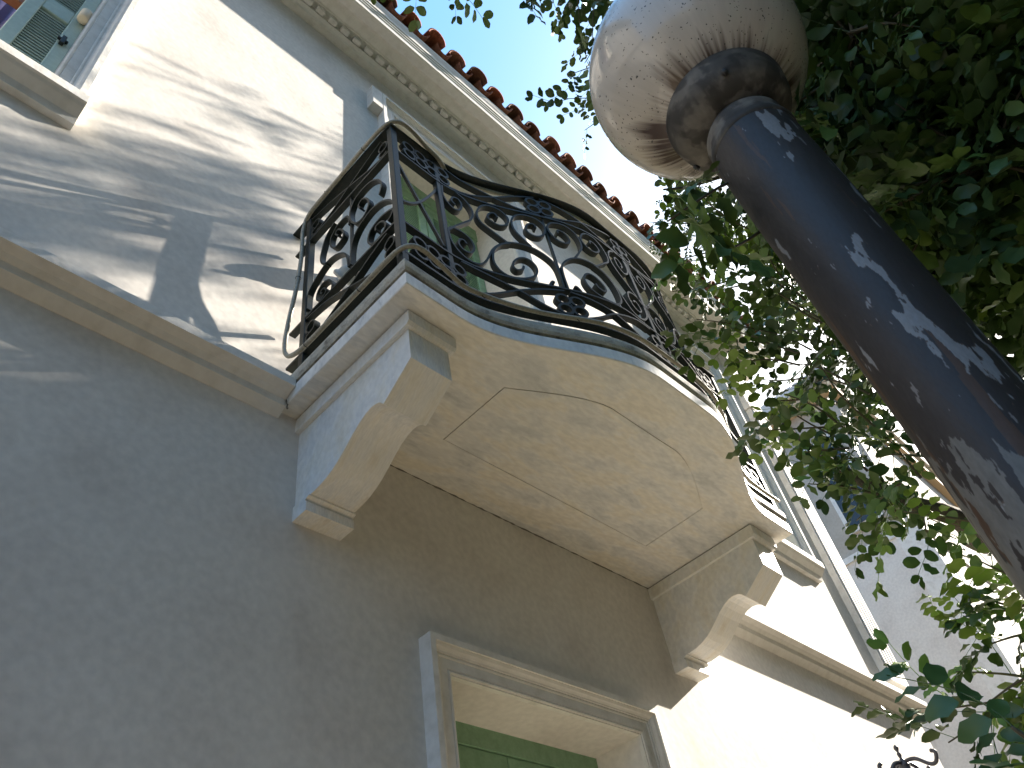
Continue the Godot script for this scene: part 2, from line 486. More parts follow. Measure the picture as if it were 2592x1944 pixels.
func house():
	var t := thing("house", "cream plastered two-storey house with dentilled cornice and red tiled eaves", "house", Vector3(0, 0, -4))
	put("wall", wall_mesh(), M.plaster, t)
	# belt course at the level of the first floor, left and right of the balcony
	var band := PackedVector2Array([Vector2(-0.02, 3.905), Vector2(0.004, 3.905), Vector2(0.05, 3.932), Vector2(0.05, 3.968), Vector2(0.062, 3.974), Vector2(0.074, 3.984), Vector2(0.115, 3.992), Vector2(0.115, 4.036), Vector2(0.012, 4.062), Vector2(0.012, 4.165), Vector2(-0.02, 4.168)])
	for r in [[-7.05, 1.157], [3.866, 7.2]]:
		var st := flat()
		prism(st, band, r[0], r[1])
		part("belt_course", st, M.trim, t)
	# corner pilaster with reeding
	var st := flat()
	box(st, Vector3(6.82, 4.17, -0.01), Vector3(7.185, 8.24, 0.06))
	box(st, Vector3(6.80, 7.32, -0.01), Vector3(7.20, 7.40, 0.075))
	var pil := part("corner_pilaster", st, M.trim, t)
	for k in 5:
		st = flat()
		block(st, Vector3(6.85 + k * 0.067, 4.3, 0.058), Vector3(6.894 + k * 0.067, 7.3, 0.070), 0.005)
		put("reed", done(st), M.trim, pil)
	# cornice
	var prof := PackedVector2Array([Vector2(-0.02, 8.25), Vector2(0.06, 8.25), Vector2(0.072, 8.263), Vector2(0.10, 8.277), Vector2(0.10, 8.345), Vector2(0.155, 8.346), Vector2(0.165, 8.363), Vector2(0.20, 8.378), Vector2(0.235, 8.398), Vector2(0.258, 8.405), Vector2(0.262, 8.372), Vector2(0.345, 8.338), Vector2(0.358, 8.344), Vector2(0.361, 8.412), Vector2(0.368, 8.417), Vector2(0.368, 8.445), Vector2(0.376, 8.45), Vector2(0.376, 8.48), Vector2(0.384, 8.485), Vector2(0.386, 8.53), Vector2(0.394, 8.555), Vector2(0.400, 8.585), Vector2(0.402, 8.618), Vector2(0.37, 8.665), Vector2(-0.02, 8.70)])
	st = flat()
	prism(st, prof, -7.1, 7.5)
	var cor := part("cornice", st, M.trim, t)
	st = flat()
	block(st, Vector3(-0.037, -0.029, -0.02), Vector3(0.037, 0.029, 0.024), 0.007)
	var dm := done(st)
	for k in 62:
		put("dentil", dm, M.trim, cor, Vector3(0.10 + k * 0.1165, 8.308, 0.122))
	# roof: cover tiles over channel tiles; the last ones stand out past the cornice
	st = flat()
	quad(st, Vector3(-7.1, 8.72, 0.33), Vector3(7.5, 8.72, 0.33), Vector3(7.5, 10.4, -4.4), Vector3(-7.1, 10.4, -4.4))
	quad(st, Vector3(-7.1, 8.72, -9.1), Vector3(7.5, 8.72, -9.1), Vector3(7.5, 10.4, -4.4), Vector3(-7.1, 10.4, -4.4))
	var roof := part("roof", st, M.mortar, t)
	var cover := [barrel(0.098, 0.08, 0.44, 1.0, 51), barrel(0.102, 0.082, 0.44, 1.0, 52), barrel(0.095, 0.08, 0.44, 1.0, 53)]
	var gutter := barrel(0.086, 0.098, 0.44, -1.0, 54)
	var tilt := Basis(Vector3.RIGHT, deg_to_rad(19.0))
	for k in 30:
		for row in 2:
			var x := 0.05 + k * 0.2535
			var off := Vector3(R.randf_range(-0.014, 0.014), R.randf_range(-0.008, 0.010), R.randf_range(-0.022, 0.022))
			var along := Vector3(0, sin(deg_to_rad(19.0)), -cos(deg_to_rad(19.0))) * (row * 0.36)
			var c := put("cover_tile", cover[R.randi() % 3], M.tiles[R.randi() % 3], roof, Vector3(x, 8.712, 0.466) + along + off)
			c.basis = tilt * Basis(Vector3.UP, R.randf_range(-0.07, 0.07))
			var g := put("channel_tile", gutter, M.tile, roof, Vector3(x + 0.127, 8.742, 0.452) + along)
			g.basis = tilt

# half a tapered pipe, lying along -z from the origin; side +1 is a hump, -1 a trough
func barrel(r0: float, r1: float, length: float, side: float, sd: int) -> ArrayMesh:
	var st := smooth()
	var g := RandomNumberGenerator.new()
	g.seed = sd
	var wob := g.randf_range(-0.004, 0.004)
	var k := 10
	var pt := func(i: int, j: int, thick: float) -> Vector3:
		var a := PI * i / k
		var r := lerpf(r0, r1, j) - thick
		return Vector3(cos(a) * (r + wob * sin(a * 3.0)), sin(a) * r * side, -length * j)
	for i in k:
		quad(st, pt.call(i, 0, 0.0), pt.call(i + 1, 0, 0.0), pt.call(i + 1, 1, 0.0), pt.call(i, 1, 0.0))
		quad(st, pt.call(i, 0, 0.016), pt.call(i, 1, 0.016), pt.call(i + 1, 1, 0.016), pt.call(i + 1, 0, 0.016))
		quad(st, pt.call(i, 0, 0.0), pt.call(i, 0, 0.016), pt.call(i + 1, 0, 0.016), pt.call(i + 1, 0, 0.0))
	for i in [0, k]:
		quad(st, pt.call(i, 0, 0.0), pt.call(i, 1, 0.0), pt.call(i, 1, 0.016), pt.call(i, 0, 0.016))
	return done(st)

# ------------------------------------------------------------------ doors and windows
# moulded surround on three sides of an opening; prof holds (distance out from the opening, height above the wall)
func surround(h: Rect2, prof: Array, sides := 3) -> SurfaceTool:
	var st := flat()
	var corner := func(k: int, d: float, z: float) -> Vector3:
		match k:
			0: return Vector3(h.position.x - d, h.position.y, z)
			1: return Vector3(h.position.x - d, h.end.y + d, z)
			2: return Vector3(h.end.x + d, h.end.y + d, z)
			_: return Vector3(h.end.x + d, h.position.y, z)
	for k in sides:
		for i in prof.size() - 1:
			quad(st, corner.call(k, prof[i][0], prof[i][1]), corner.call(k, prof[i + 1][0], prof[i + 1][1]), corner.call(k + 1, prof[i + 1][0], prof[i + 1][1]), corner.call(k + 1, prof[i][0], prof[i][1]))
	return st

func moulding(w: float, d: float) -> Array:
	var p := [[1.0, -0.02], [1.0, 1.0], [0.80, 1.0], [0.80, 0.90], [0.76, 0.86], [0.71, 0.80], [0.67, 0.70], [0.63, 0.62], [0.58, 0.58], [0.58, 0.50], [0.54, 0.52], [0.50, 0.50], [0.48, 0.44], [0.18, 0.44], [0.16, 0.38], [0.13, 0.44], [0.09, 0.46], [0.05, 0.42], [0.04, 0.34], [0.0, 0.34], [0.0, 0.0]]
	var out := []
	for q in p:
		out.append([q[0] * w, q[1] * d])
	return out

# a leaf of a louvred shutter in the plane z
func shutter_leaf(t: Node3D, x0: float, x1: float, y0: float, y1: float, z: float, mat: Material, rails: Array, stile := 0.06):
	var st := flat()
	block(st, Vector3(x0, y0, z - 0.02), Vector3(x0 + stile, y1, z + 0.02), 0.004)
	block(st, Vector3(x1 - stile, y0, z - 0.02), Vector3(x1, y1, z + 0.02), 0.004)
	for r in rails:
		block(st, Vector3(x0 + stile, r[0], z - 0.018), Vector3(x1 - stile, r[1], z + 0.0185), 0.004)
	var leaf := part("shutter_leaf", st, mat, t)
	for k in rails.size() - 1:
		var lo: float = rails[k][1]
		var hi: float = rails[k + 1][0]
		st = flat()
		var n := int((hi - lo) / 0.026)
		for j in n:
			var y := lo + (j + 0.5) * (hi - lo) / n
			quad(st, Vector3(x0 + stile, y - 0.015, z + 0.012), Vector3(x1 - stile, y - 0.015, z + 0.012), Vector3(x1 - stile, y + 0.020, z - 0.002), Vector3(x0 + stile, y + 0.020, z - 0.002))
			quad(st, Vector3(x0 + stile, y - 0.021, z + 0.010), Vector3(x1 - stile, y - 0.021, z + 0.010), Vector3(x1 - stile, y - 0.014, z + 0.012), Vector3(x0 + stile, y - 0.014, z + 0.012))
			quad(st, Vector3(x0 + stile, y - 0.021, z + 0.010), Vector3(x1 - stile, y - 0.021, z + 0.010), Vector3(x1 - stile, y + 0.005, z - 0.012), Vector3(x0 + stile, y + 0.005, z - 0.012))
		box(st, Vector3(x0 + stile, lo, z - 0.017), Vector3(x1 - stile, hi, z - 0.013))
		put("louvre", done(st), mat, leaf)
	return leaf

func openings():
	# door under the balcony
	var t := thing("house_door", "green panelled door in a deep recess below the balcony, with moulded cream surround", "door", Vector3(2.5, 0, 0))
	part("surround", surround(DOOR, moulding(0.125, 0.066)), M.trim, t)
	var st := flat()
	box(st, Vector3(DOOR.position.x - 0.02, 2.925, -0.30), Vector3(DOOR.end.x + 0.02, 3.03, -0.245))
	part("head", st, M.green, t)
	for k in 2:
		var x0 := DOOR.position.x + 0.01 if k == 0 else 2.478
		var x1 := 2.474 if k == 0 else DOOR.end.x - 0.01
		st = flat()
		block(st, Vector3(x0, 0.02, -0.295), Vector3(x1, 2.922, -0.253), 0.003)
		var lf := part("door_leaf", st, M.green, t)
		for y in [[0.25, 1.2], [1.4, 2.45]]:
			st = flat()
			block(st, Vector3(x0 + 0.09, y[0], -0.262), Vector3(x1 - 0.09, y[1], -0.243), 0.012)
			put("panel", done(st), M.green, lf)

	# balcony door above
	t = thing("balcony_door", "tall balcony doorway with eared white surround and green louvred shutters set back", "door", Vector3(2.5, 4.115, 0))
	part("surround", surround(BALCONY_DOOR, moulding(0.15, 0.076)), M.trim, t)
	for s in [[1.676, 1.774], [3.277, 3.375]]:
		st = flat()
		block(st, Vector3(s[0], 7.52, -0.01), Vector3(s[1], 7.815, 0.0745), 0.003)
		part("surround_ear", st, M.trim, t)
	st = flat()
	box(st, Vector3(BALCONY_DOOR.position.x - 0.02, 7.50, -0.40), Vector3(BALCONY_DOOR.end.x + 0.02, 7.69, -0.33))
	part("head", st, M.green, t)
	shutter_leaf(t, 1.93, 2.52, 4.15, 7.49, -0.36, M.green, [[4.15, 4.33], [5.3, 5.42], [6.45, 6.57], [7.37, 7.49]], 0.08)
	shutter_leaf(t, 2.53, 3.115, 4.15, 7.49, -0.36, M.green, [[4.15, 4.33], [5.3, 5.42], [6.45, 6.57], [7.37, 7.49]], 0.08)

	# window at the upper left
	t = thing("upper_window", "upper window with pale mint shutter leaf, white surround and deep sill", "window", Vector3(-0.55, 5.0, 0), "upper windows of the house")
	part("surround", surround(WINDOW, moulding(0.14, 0.06)), M.trim, t)
	sill(t, WINDOW)
	var leaf = shutter_leaf(t, -0.318, -0.066, 5.14, 7.6, -0.085, M.mint, [[5.14, 5.20], [5.95, 6.09], [6.75, 6.87], [7.5, 7.6]], 0.062)
	st = flat()
	block(st, Vector3(-0.118, 5.70, -0.066), Vector3(-0.098, 5.78, -0.045), 0.003)
	block(st, Vector3(-0.132, 5.735, -0.064), Vector3(-0.086, 5.752, -0.048), 0.003)
	put("latch", done(st), M.iron, leaf)
	st = smooth()
	lathe(st, [Vector2(0.0, -0.05), Vector2(0.02, -0.05), Vector2(0.027, -0.043), Vector2(0.027, 0.043), Vector2(0.02, 0.05), Vector2(0.0, 0.05)], Vector3(-0.09, 6.06, -0.035), 20)
	put("stopper", done(st), M.cream, leaf)
	st = flat()
	block(st, Vector3(-0.09, 6.17, -0.066), Vector3(-0.05, 6.185, -0.045), 0.003)
	put("hinge", done(st), M.steel, leaf)
	st = flat()
	for k in 24:
		var xa := -1.05 + k * 0.031
		quad(st, Vector3(xa, 5.13, -0.30 + 0.02 * (k % 2)), Vector3(xa, 7.63, -0.30 + 0.02 * (k % 2)), Vector3(xa + 0.031, 7.63, -0.28 - 0.02 * (k % 2)), Vector3(xa + 0.031, 5.13, -0.28 - 0.02 * (k % 2)))
	part("curtain", st, M.curtain, t)
	st = flat()
	block(st, Vector3(-1.04, 6.02, -0.20), Vector3(-0.30, 6.12, -0.15), 0.006)
	block(st, Vector3(-0.33, 5.14, -0.2), Vector3(-0.27, 7.62, -0.151), 0.006)
	part("sash", st, M.wood, t)

	# window beyond the balcony
	t = thing("upper_window", "upper window beyond the balcony, closed green shutters between white surround and sill", "window", Vector3(5.76, 5.0, 0), "upper windows of the house")
	part("surround", surround(FAR_WINDOW, moulding(0.14, 0.075)), M.trim, t)
	sill(t, FAR_WINDOW)
	shutter_leaf(t, 5.26, 5.755, 5.14, 7.62, -0.12, M.green, [[5.14, 5.28], [6.3, 6.42], [7.5, 7.62]], 0.07)
	shutter_leaf(t, 5.76, 6.262, 5.14, 7.62, -0.12, M.green, [[5.14, 5.28], [6.3, 6.42], [7.5, 7.62]], 0.07)

func sill(t: Node3D, h: Rect2):
	var st := flat()
	prism(st, PackedVector2Array([Vector2(-0.2, h.position.y - 0.16), Vector2(0.035, h.position.y - 0.16), Vector2(0.045, h.position.y - 0.12), Vector2(0.085, h.position.y - 0.085), Vector2(0.095, h.position.y - 0.07), Vector2(0.105, h.position.y - 0.065), Vector2(0.105, h.position.y - 0.008), Vector2(-0.2, h.position.y + 0.006)]), h.position.x - 0.155, h.end.x + 0.155)
	part("sill", st, M.trim, t)

# ------------------------------------------------------------------ balcony
func edge(x: float) -> float:
	var t := clampf((absf(x - XC) - 0.17) / 0.93, 0.0, 1.0)
	return 0.796 + 0.28 * 0.5 * (1.0 + cos(PI * t))

func outline(inset: float) -> PackedVector2Array:
	var p := PackedVector2Array()
	p.append(Vector2(XC - HALF + inset, -0.03))
	var n := 72
	for i in n + 1:
		var x := XC - HALF + inset + (2.0 * HALF - 2.0 * inset) * i / n
		var s := (edge(x + 0.004) - edge(x - 0.004)) / 0.008
		p.append(Vector2(x, edge(x) - inset * sqrt(1.0 + s * s)))
	p.append(Vector2(XC + HALF - inset, -0.03))
	return p

# walls of a slab between outlines given as [inset, y], bottom first
func tiers(st: SurfaceTool, steps: Array):
	for k in steps.size() - 1:
		var a := outline(steps[k][0])
		var b := outline(steps[k + 1][0])
		for i in a.size() - 1:
			quad(st, Vector3(a[i].x, steps[k][1], a[i].y), Vector3(b[i].x, steps[k + 1][1], b[i].y), Vector3(b[i + 1].x, steps[k + 1][1], b[i + 1].y), Vector3(a[i + 1].x, steps[k][1], a[i + 1].y))

func lid(st: SurfaceTool, p: PackedVector2Array, y: float):
	var t := Geometry2D.triangulate_polygon(p)
	for i in t:
		st.add_vertex(Vector3(p[i].x, y, p[i].y))

func balcony():
	var t := thing("balcony", "weathered marble balcony slab with bowed front on two scrolled corbels", "balcony", Vector3(XC, YS, 0.3))
	var st := flat()
	tiers(st, [[0.004, YS], [0.0, YS + 0.004], [0.0, YS + 0.066]])
	var slab := part("slab", st, M.marble, t)
	st = flat()
	tiers(st, [[0.022, YS + 0.086], [0.002, YS + 0.090], [-0.004, YS + 0.105], [-0.006, YS + 0.13], [-0.002, YS + 0.15], [0.006, YS + 0.164], [0.016, YS + 0.169]])
	lid(st, outline(0.016), YS + 0.169)
	put("lip", done(st), M.lip, slab)
	st = flat()
	tiers(st, [[0.0, YS + 0.066], [0.022, YS + 0.070], [0.022, YS + 0.086]])
	put("dirty_groove", done(st), M.grime, slab)
	# the underside: a border round a field, parted by an incised line
	var pan := PackedVector2Array([Vector2(XC, 0.257), Vector2(3.222, 0.257), Vector2(3.222, 0.60)])
	for i in 31:
		var x := 3.222 - 1.422 * i / 30.0
		pan.append(Vector2(x, minf(edge(x) - 0.255 + 0.02 * cos((x - XC) * 3.0), 0.83)))
	pan.append(Vector2(1.80, 0.257))
	var inner := PackedVector2Array()
	var mid := Vector2(XC, 0.5)
	for p in pan:
		inner.append(p + (mid - p).normalized() * 0.006)
	inner[0].x = XC
	st = flat()
	var out := outline(0.004)
	for side in [1.0, -1.0]:
		var half := PackedVector2Array()
		half.append(Vector2(XC, out[0].y))
		var rim := []
		for p in out:
			if (p.x - XC) * side > 0.001:
				rim.append(p)
		if side < 0.0:
			half.append_array(PackedVector2Array(rim))
		else:
			rim.reverse()
			half.append_array(PackedVector2Array(rim))
		half.append(Vector2(XC, edge(XC) - 0.004))
		half.append(Vector2(XC, edge(XC) - 0.245))
		var hole := []
		for p in pan:
			if (p.x - XC) * side > 0.001:
				hole.append(p)
		if side > 0.0:
			hole.reverse()
		half.append_array(PackedVector2Array(hole))
		half.append(Vector2(XC, 0.257))
		lid(st, half, YS)
	put("underside", done(st), M.soffit, slab)
	st = flat()
	for i in pan.size():
		var j := (i + 1) % pan.size()
		for e in [pan, inner]:
			quad(st, Vector3(e[i].x, YS, e[i].y), Vector3(e[j].x, YS, e[j].y), Vector3(e[j].x, YS + 0.005, e[j].y), Vector3(e[i].x, YS + 0.005, e[i].y))
	lid(st, pan, YS + 0.005)
	put("incised_line", done(st), M.soffit, slab)
	st = flat()
	lid(st, inner, YS - 0.001)
	put("field", done(st), M.soffit, slab)
	var crack := []
	var widths := []
	for i in 90:
		crack.append(Vector3(1.46 + 2.10 * i / 89.0, YS - 0.001 + R.randf_range(-0.002, 0.002), 0.0))
		widths.append(maxf(0.0008, 0.0035 + R.randf_range(-0.003, 0.0025)))
	st = smooth()
	tube(st, crack, widths, 6)
	put("dirty_joint", done(st), M.grime, slab)
	crack = []
	for i in 24:
		crack.append(Vector3(XC - HALF - 0.001, 3.91 + 0.25 * i / 23.0, 0.06 * (1.0 - i / 23.0) + R.randf_range(0.0, 0.012)))
	st = smooth()
	tube(st, crack, widths, 6)
	put("dirty_joint", done(st), M.grime, slab)
	# corbels
	var body := PackedVector2Array([Vector2(-0.03, 3.874), Vector2(0.68, 3.874), Vector2(0.68, 3.714), Vector2(0.522, 3.612), Vector2(0.505, 3.634), Vector2(0.485, 3.645), Vector2(0.455, 3.650), Vector2(0.425, 3.645), Vector2(0.39, 3.630), Vector2(0.35, 3.605), Vector2(0.31, 3.574), Vector2(0.27, 3.546), Vector2(0.235, 3.526), Vector2(0.195, 3.511), Vector2(0.155, 3.503), Vector2(0.118, 3.500), Vector2(0.09, 3.502), Vector2(-0.03, 3.502)])
	for x in [1.237, 3.553]:
		st = flat()
		prism(st, body, x + 0.02, x + 0.212)
		var c := part("corbel", st, M.corbel, t)
		st = flat()
		prism(st, PackedVector2Array([Vector2(-0.03, 3.872), Vector2(0.696, 3.872), Vector2(0.708, 3.884), Vector2(0.709, 3.939), Vector2(-0.03, 3.939)]), x, x + 0.232)
		put("cap", done(st), M.corbel, c)
		st = flat()
		prism(st, PackedVector2Array([Vector2(-0.03, 3.937), Vector2(0.701, 3.937), Vector2(0.701, 3.948), Vector2(-0.03, 3.948)]), x + 0.008, x + 0.224)
		put("dirty_joint", done(st), M.grime, c)
		st = flat()
		prism(st, PackedVector2Array([Vector2(-0.03, 3.436), Vector2(0.085, 3.436), Vector2(0.085, 3.476), Vector2(0.076, 3.482), Vector2(0.082, 3.488), Vector2(0.098, 3.494), Vector2(0.098, 3.501), Vector2(-0.03, 3.501)]), x + 0.012, x + 0.220)
		put("foot", done(st), M.corbel, c)

# ------------------------------------------------------------------ railing
const RAIL_L := 1.18
const POST2 := 1.44
const HAND := 5.235

func rail_at(x: float, y: float) -> Vector3:
	return Vector3(x, y, edge(x) - 0.03)

func front_face(p: Vector3) -> Vector3:
	var s := (edge(p.x + 0.004) - edge(p.x - 0.004)) / 0.008
	return Vector3(-s, 0, 1).normalized()

func side_face(_p: Vector3) -> Vector3:
	return Vector3.RIGHT

func ring_bar(c: Vector3, u: Vector3, r: float, facing: Callable) -> SurfaceTool:
	var p := []
	for k in 17:
		var a := TAU * k / 16.0
		p.append(c + u * cos(a) * r + Vector3.UP * sin(a) * r)
	var st := flat()
	bar(st, p, facing, 0.012, 0.030)
	return st

func railing():
	var t := thing("balcony_railing", "dark green wrought-iron railing of scrolls and rosettes round the marble balcony", "railing", Vector3(XC, 4.115, 0.6))
	var right := 2.0 * XC - RAIL_L
	# posts
	var posts := []
	for x in [RAIL_L, right]:
		posts.append(Vector3(x, 0, 0.766))
		posts.append(Vector3(x, 0, 0.125))
	for p in posts:
		var st := flat()
		block(st, Vector3(p.x - 0.017, 4.10, p.z - 0.017), Vector3(p.x + 0.017, 5.228, p.z + 0.017), 0.002)
		part("post", st, M.iron, t)
	for x in [POST2, XC, 2.0 * XC - POST2]:
		var st := flat()
		var q := rail_at(x, 0)
		block(st, Vector3(q.x - 0.014, 4.19, q.z - 0.014), Vector3(q.x + 0.014, 5.226, q.z + 0.014), 0.002)
		part("post", st, M.iron, t)
	# rails that follow the plan
	var levels := [[5.022, 0.011, 0.032], [4.412, 0.011, 0.032], [4.182, 0.013, 0.036]]
	for lv in levels:
		var p := []
		for i in 57:
			p.append(rail_at(RAIL_L + (right - RAIL_L) * i / 56.0, lv[0]))
		var st := flat()
		bar(st, p, front_face, lv[1], lv[2])
		part("rail", st, M.iron, t)
		for x in [RAIL_L, right]:
			st = flat()
			bar(st, [Vector3(x, lv[0], 0.02), Vector3(x, lv[0], 0.766)], side_face, lv[1], lv[2])
			part("rail", st, M.iron, t)
	# moulded handrail
	var hp := []
	for i in 57:
		hp.append(rail_at(RAIL_L - 0.02 + (right - RAIL_L + 0.04) * i / 56.0, HAND))
	var st := flat()
	hand(st, hp, front_face)
	part("handrail", st, M.iron, t)
	for x in [RAIL_L, right]:
		st = flat()
		hand(st, [Vector3(x, HAND - 0.001, -0.01), Vector3(x, HAND - 0.001, 0.77)], side_face)
		part("handrail", st, M.iron, t)
	# scrollwork of the front: drawn for half a bay, then mirrored about its middle and about the balcony's
	var half := [
		[[1.99, 4.42], [1.991, 4.529], [1.981, 4.605], [1.945, 4.663], [1.89, 4.705], [1.828, 4.714], [1.764, 4.70]],
		[[1.787, 4.702], [1.74, 4.672], [1.700, 4.615], [1.683, 4.556], [1.682, 4.49], [1.708, 4.44], [1.753, 4.418], [1.821, 4.433], [1.87, 4.474], [1.885, 4.528], [1.873, 4.574], [1.843, 4.598], [1.808, 4.584], [1.779, 4.543], [1.773, 4.505], [1.789, 4.486], [1.817, 4.504], [1.824, 4.530]],
		[[1.89, 4.714], [1.859, 4.766], [1.828, 4.829], [1.824, 4.901], [1.847, 4.965], [1.898, 4.998], [1.96, 4.985], [1.992, 4.936], [1.985, 4.874], [1.957, 4.828], [1.92, 4.818], [1.892, 4.845], [1.893, 4.891], [1.917, 4.925], [1.940, 4.925], [1.943, 4.898]],
		[[1.78, 4.695], [1.704, 4.773], [1.657, 4.824], [1.646, 4.885], [1.666, 4.955], [1.708, 5.000], [1.765, 4.997], [1.803, 4.951], [1.808, 4.899], [1.785, 4.855], [1.751, 4.842], [1.718, 4.861], [1.702, 4.894], [1.720, 4.933], [1.746, 4.942], [1.755, 4.912]],
		[[1.545, 5.016], [1.590, 4.98], [1.618, 4.925], [1.622, 4.866], [1.602, 4.805], [1.556, 4.747], [1.5, 4.678], [1.462, 4.62]],
		[[1.462, 5.01], [1.458, 4.93], [1.478, 4.872], [1.520, 4.840], [1.554, 4.865], [1.566, 4.920], [1.55, 4.956], [1.52, 4.948], [1.508, 4.910], [1.527, 4.888]],
		[[1.452, 4.60], [1.470, 4.645], [1.523, 4.66], [1.574, 4.632], [1.591, 4.569], [1.570, 4.515], [1.532, 4.506], [1.506, 4.537], [1.515, 4.580], [1.538, 4.592], [1.552, 4.572]],
		[[1.455, 4.62], [1.462, 4.535], [1.500, 4.473], [1.557, 4.440], [1.610, 4.450], [1.649, 4.508], [1.686, 4.600], [1.732, 4.665], [1.787, 4.700]],
		[[1.50, 5.205], [1.60, 5.165], [1.76, 5.105], [1.88, 5.052], [1.985, 5.032]],
		[[1.50, 5.034], [1.62, 5.048], [1.76, 5.105], [1.87, 5.165], [1.985, 5.208]],
		[[1.50, 4.40], [1.62, 4.385], [1.77, 4.327], [1.88, 4.250], [1.985, 4.20]],
		[[1.50, 4.20], [1.62, 4.240], [1.77, 4.327], [1.88, 4.372], [1.985, 4.395]],
		[[1.925, 4.416], [1.932, 4.436], [1.944, 4.452], [1.952, 4.446]],
	]
	var sx := (XC - POST2) / 2.0 / 0.56
	for s in half:
		for mirror in 4:
			var p := []
			for q in s:
				var x: float = POST2 + (q[0] - 1.44) * sx
				if mirror & 1:
					x = POST2 + XC - x
				if mirror & 2:
					x = 2.0 * XC - x
				p.append(rail_at(x, q[1]))
			st = flat()
			bar(st, spline(p), front_face, 0.010, 0.030)
			part("scroll", st, M.iron, t)
	# middle stems of the two bays
	for x in [(POST2 + XC) / 2.0, 2.0 * XC - (POST2 + XC) / 2.0]:
		st = flat()
		bar(st, [rail_at(x, 5.02), rail_at(x, 4.55)], front_face, 0.010, 0.014)
		part("stem", st, M.iron, t)
	# cross braces beside the corners
	for m in 2:
		for s in [[[1.20, 4.92], [1.42, 4.46]], [[1.43, 4.95], [1.36, 4.80], [1.30, 4.69], [1.25, 4.63], [1.205, 4.60]]]:
			var p := []
			for q in s:
				p.append(rail_at(q[0] if m == 0 else 2.0 * XC - q[0], q[1]))
			st = flat()
			bar(st, spline(p), front_face, 0.012, 0.014)
			part("brace", st, M.iron, t)
	# rosettes of four rings
	for x in [1.305, POST2 + 0.005, (POST2 + XC) / 2.0, XC, 2.0 * XC - (POST2 + XC) / 2.0, 2.0 * XC - POST2, 2.0 * XC - 1.305]:
		for y in [5.118, 4.292]:
			var c := rail_at(x, y)
			var f := front_face(c)
			var u := Vector3.UP.cross(f)
			var hub := flat()
			block(hub, c - Vector3(0.012, 0.012, 0.012), c + Vector3(0.012, 0.012, 0.012), 0.003)
			var ros := part("rosette", hub, M.iron, t)
			for k in 4:
				var a := PI / 4.0 + k * PI / 2.0
				put("ring", done(ring_bar(c + (u * cos(a) + Vector3.UP * sin(a)) * 0.049, u, 0.033, front_face)), M.iron, ros)
	# the two short sides
	var side := [
		[[0.532, 4.812], [0.521, 4.850], [0.549, 4.868], [0.586, 4.82], [0.592, 4.756], [0.552, 4.71], [0.499, 4.727], [0.462, 4.804], [0.463, 4.887], [0.51, 4.945], [0.598, 4.945], [0.659, 4.891], [0.686, 4.811], [0.667, 4.751]],
		[[0.46, 4.45], [0.463, 4.547], [0.48, 4.62], [0.529, 4.675], [0.605, 4.698], [0.678, 4.673], [0.735, 4.609], [0.752, 4.551], [0.739, 4.50], [0.71, 4.477]],
		[[0.633, 4.499], [0.635, 4.53], [0.67, 4.523], [0.694, 4.482], [0.687, 4.445], [0.65, 4.424], [0.602, 4.435], [0.580, 4.486], [0.599, 4.542], [0.657, 4.560], [0.712, 4.548], [0.755, 4.520]],
		[[0.372, 4.785], [0.350, 4.822], [0.368, 4.838], [0.404, 4.785], [0.405, 4.731], [0.352, 4.714], [0.316, 4.762], [0.314, 4.831], [0.363, 4.88], [0.421, 4.877], [0.448, 4.842], [0.450, 4.778]],
		[[0.284, 4.66], [0.250, 4.70], [0.236, 4.759], [0.249, 4.825], [0.278, 4.897], [0.336, 4.940]],
		[[0.146, 4.47], [0.148, 4.569], [0.19, 4.622], [0.276, 4.666], [0.34, 4.654], [0.398, 4.608], [0.432, 4.55], [0.445, 4.454]],
		[[0.262, 4.46], [0.246, 4.482], [0.268, 4.490], [0.288, 4.452], [0.254, 4.428], [0.220, 4.46], [0.226, 4.512], [0.262, 4.534], [0.306, 4.510], [0.330, 4.461], [0.328, 4.424]],
		[[0.145, 5.21], [0.30, 5.17], [0.45, 5.118], [0.60, 5.06], [0.70, 5.035]],
		[[0.145, 5.035], [0.30, 5.06], [0.45, 5.118], [0.60, 5.17], [0.70, 5.20]],
		[[0.145, 4.40], [0.30, 4.37], [0.45, 4.30], [0.60, 4.23], [0.70, 4.20]],
		[[0.145, 4.20], [0.30, 4.24], [0.45, 4.30], [0.60, 4.365], [0.70, 4.395]],
		[[0.690, 5.105], [0.682, 5.135], [0.710, 5.155], [0.738, 5.135], [0.735, 5.095], [0.690, 5.085], [0.684, 5.060], [0.705, 5.042], [0.735, 5.05]],
		[[0.690, 4.285], [0.682, 4.315], [0.710, 4.345], [0.738, 4.325], [0.735, 4.285], [0.690, 4.270], [0.684, 4.240], [0.705, 4.215], [0.735, 4.225]],
		[[0.160, 5.105], [0.152, 5.135], [0.180, 5.155], [0.208, 5.135], [0.205, 5.095], [0.160, 5.085], [0.154, 5.060], [0.175, 5.042], [0.205, 5.05]],
		[[0.160, 4.285], [0.152, 4.315], [0.180, 4.345], [0.208, 4.325], [0.205, 4.285], [0.160, 4.270], [0.154, 4.240], [0.175, 4.215], [0.205, 4.225]],
	]
	for x in [RAIL_L, right]:
		for s in side:
			var p := []
			for q in s:
				p.append(Vector3(x, q[1], q[0]))
			st = flat()
			bar(st, spline(p), side_face, 0.009, 0.028)
			part("scroll", st, M.iron, t)
		st = flat()
		bar(st, [Vector3(x, 5.02, 0.456), Vector3(x, 4.42, 0.456)], side_face, 0.010, 0.014)
		part("stem", st, M.iron, t)

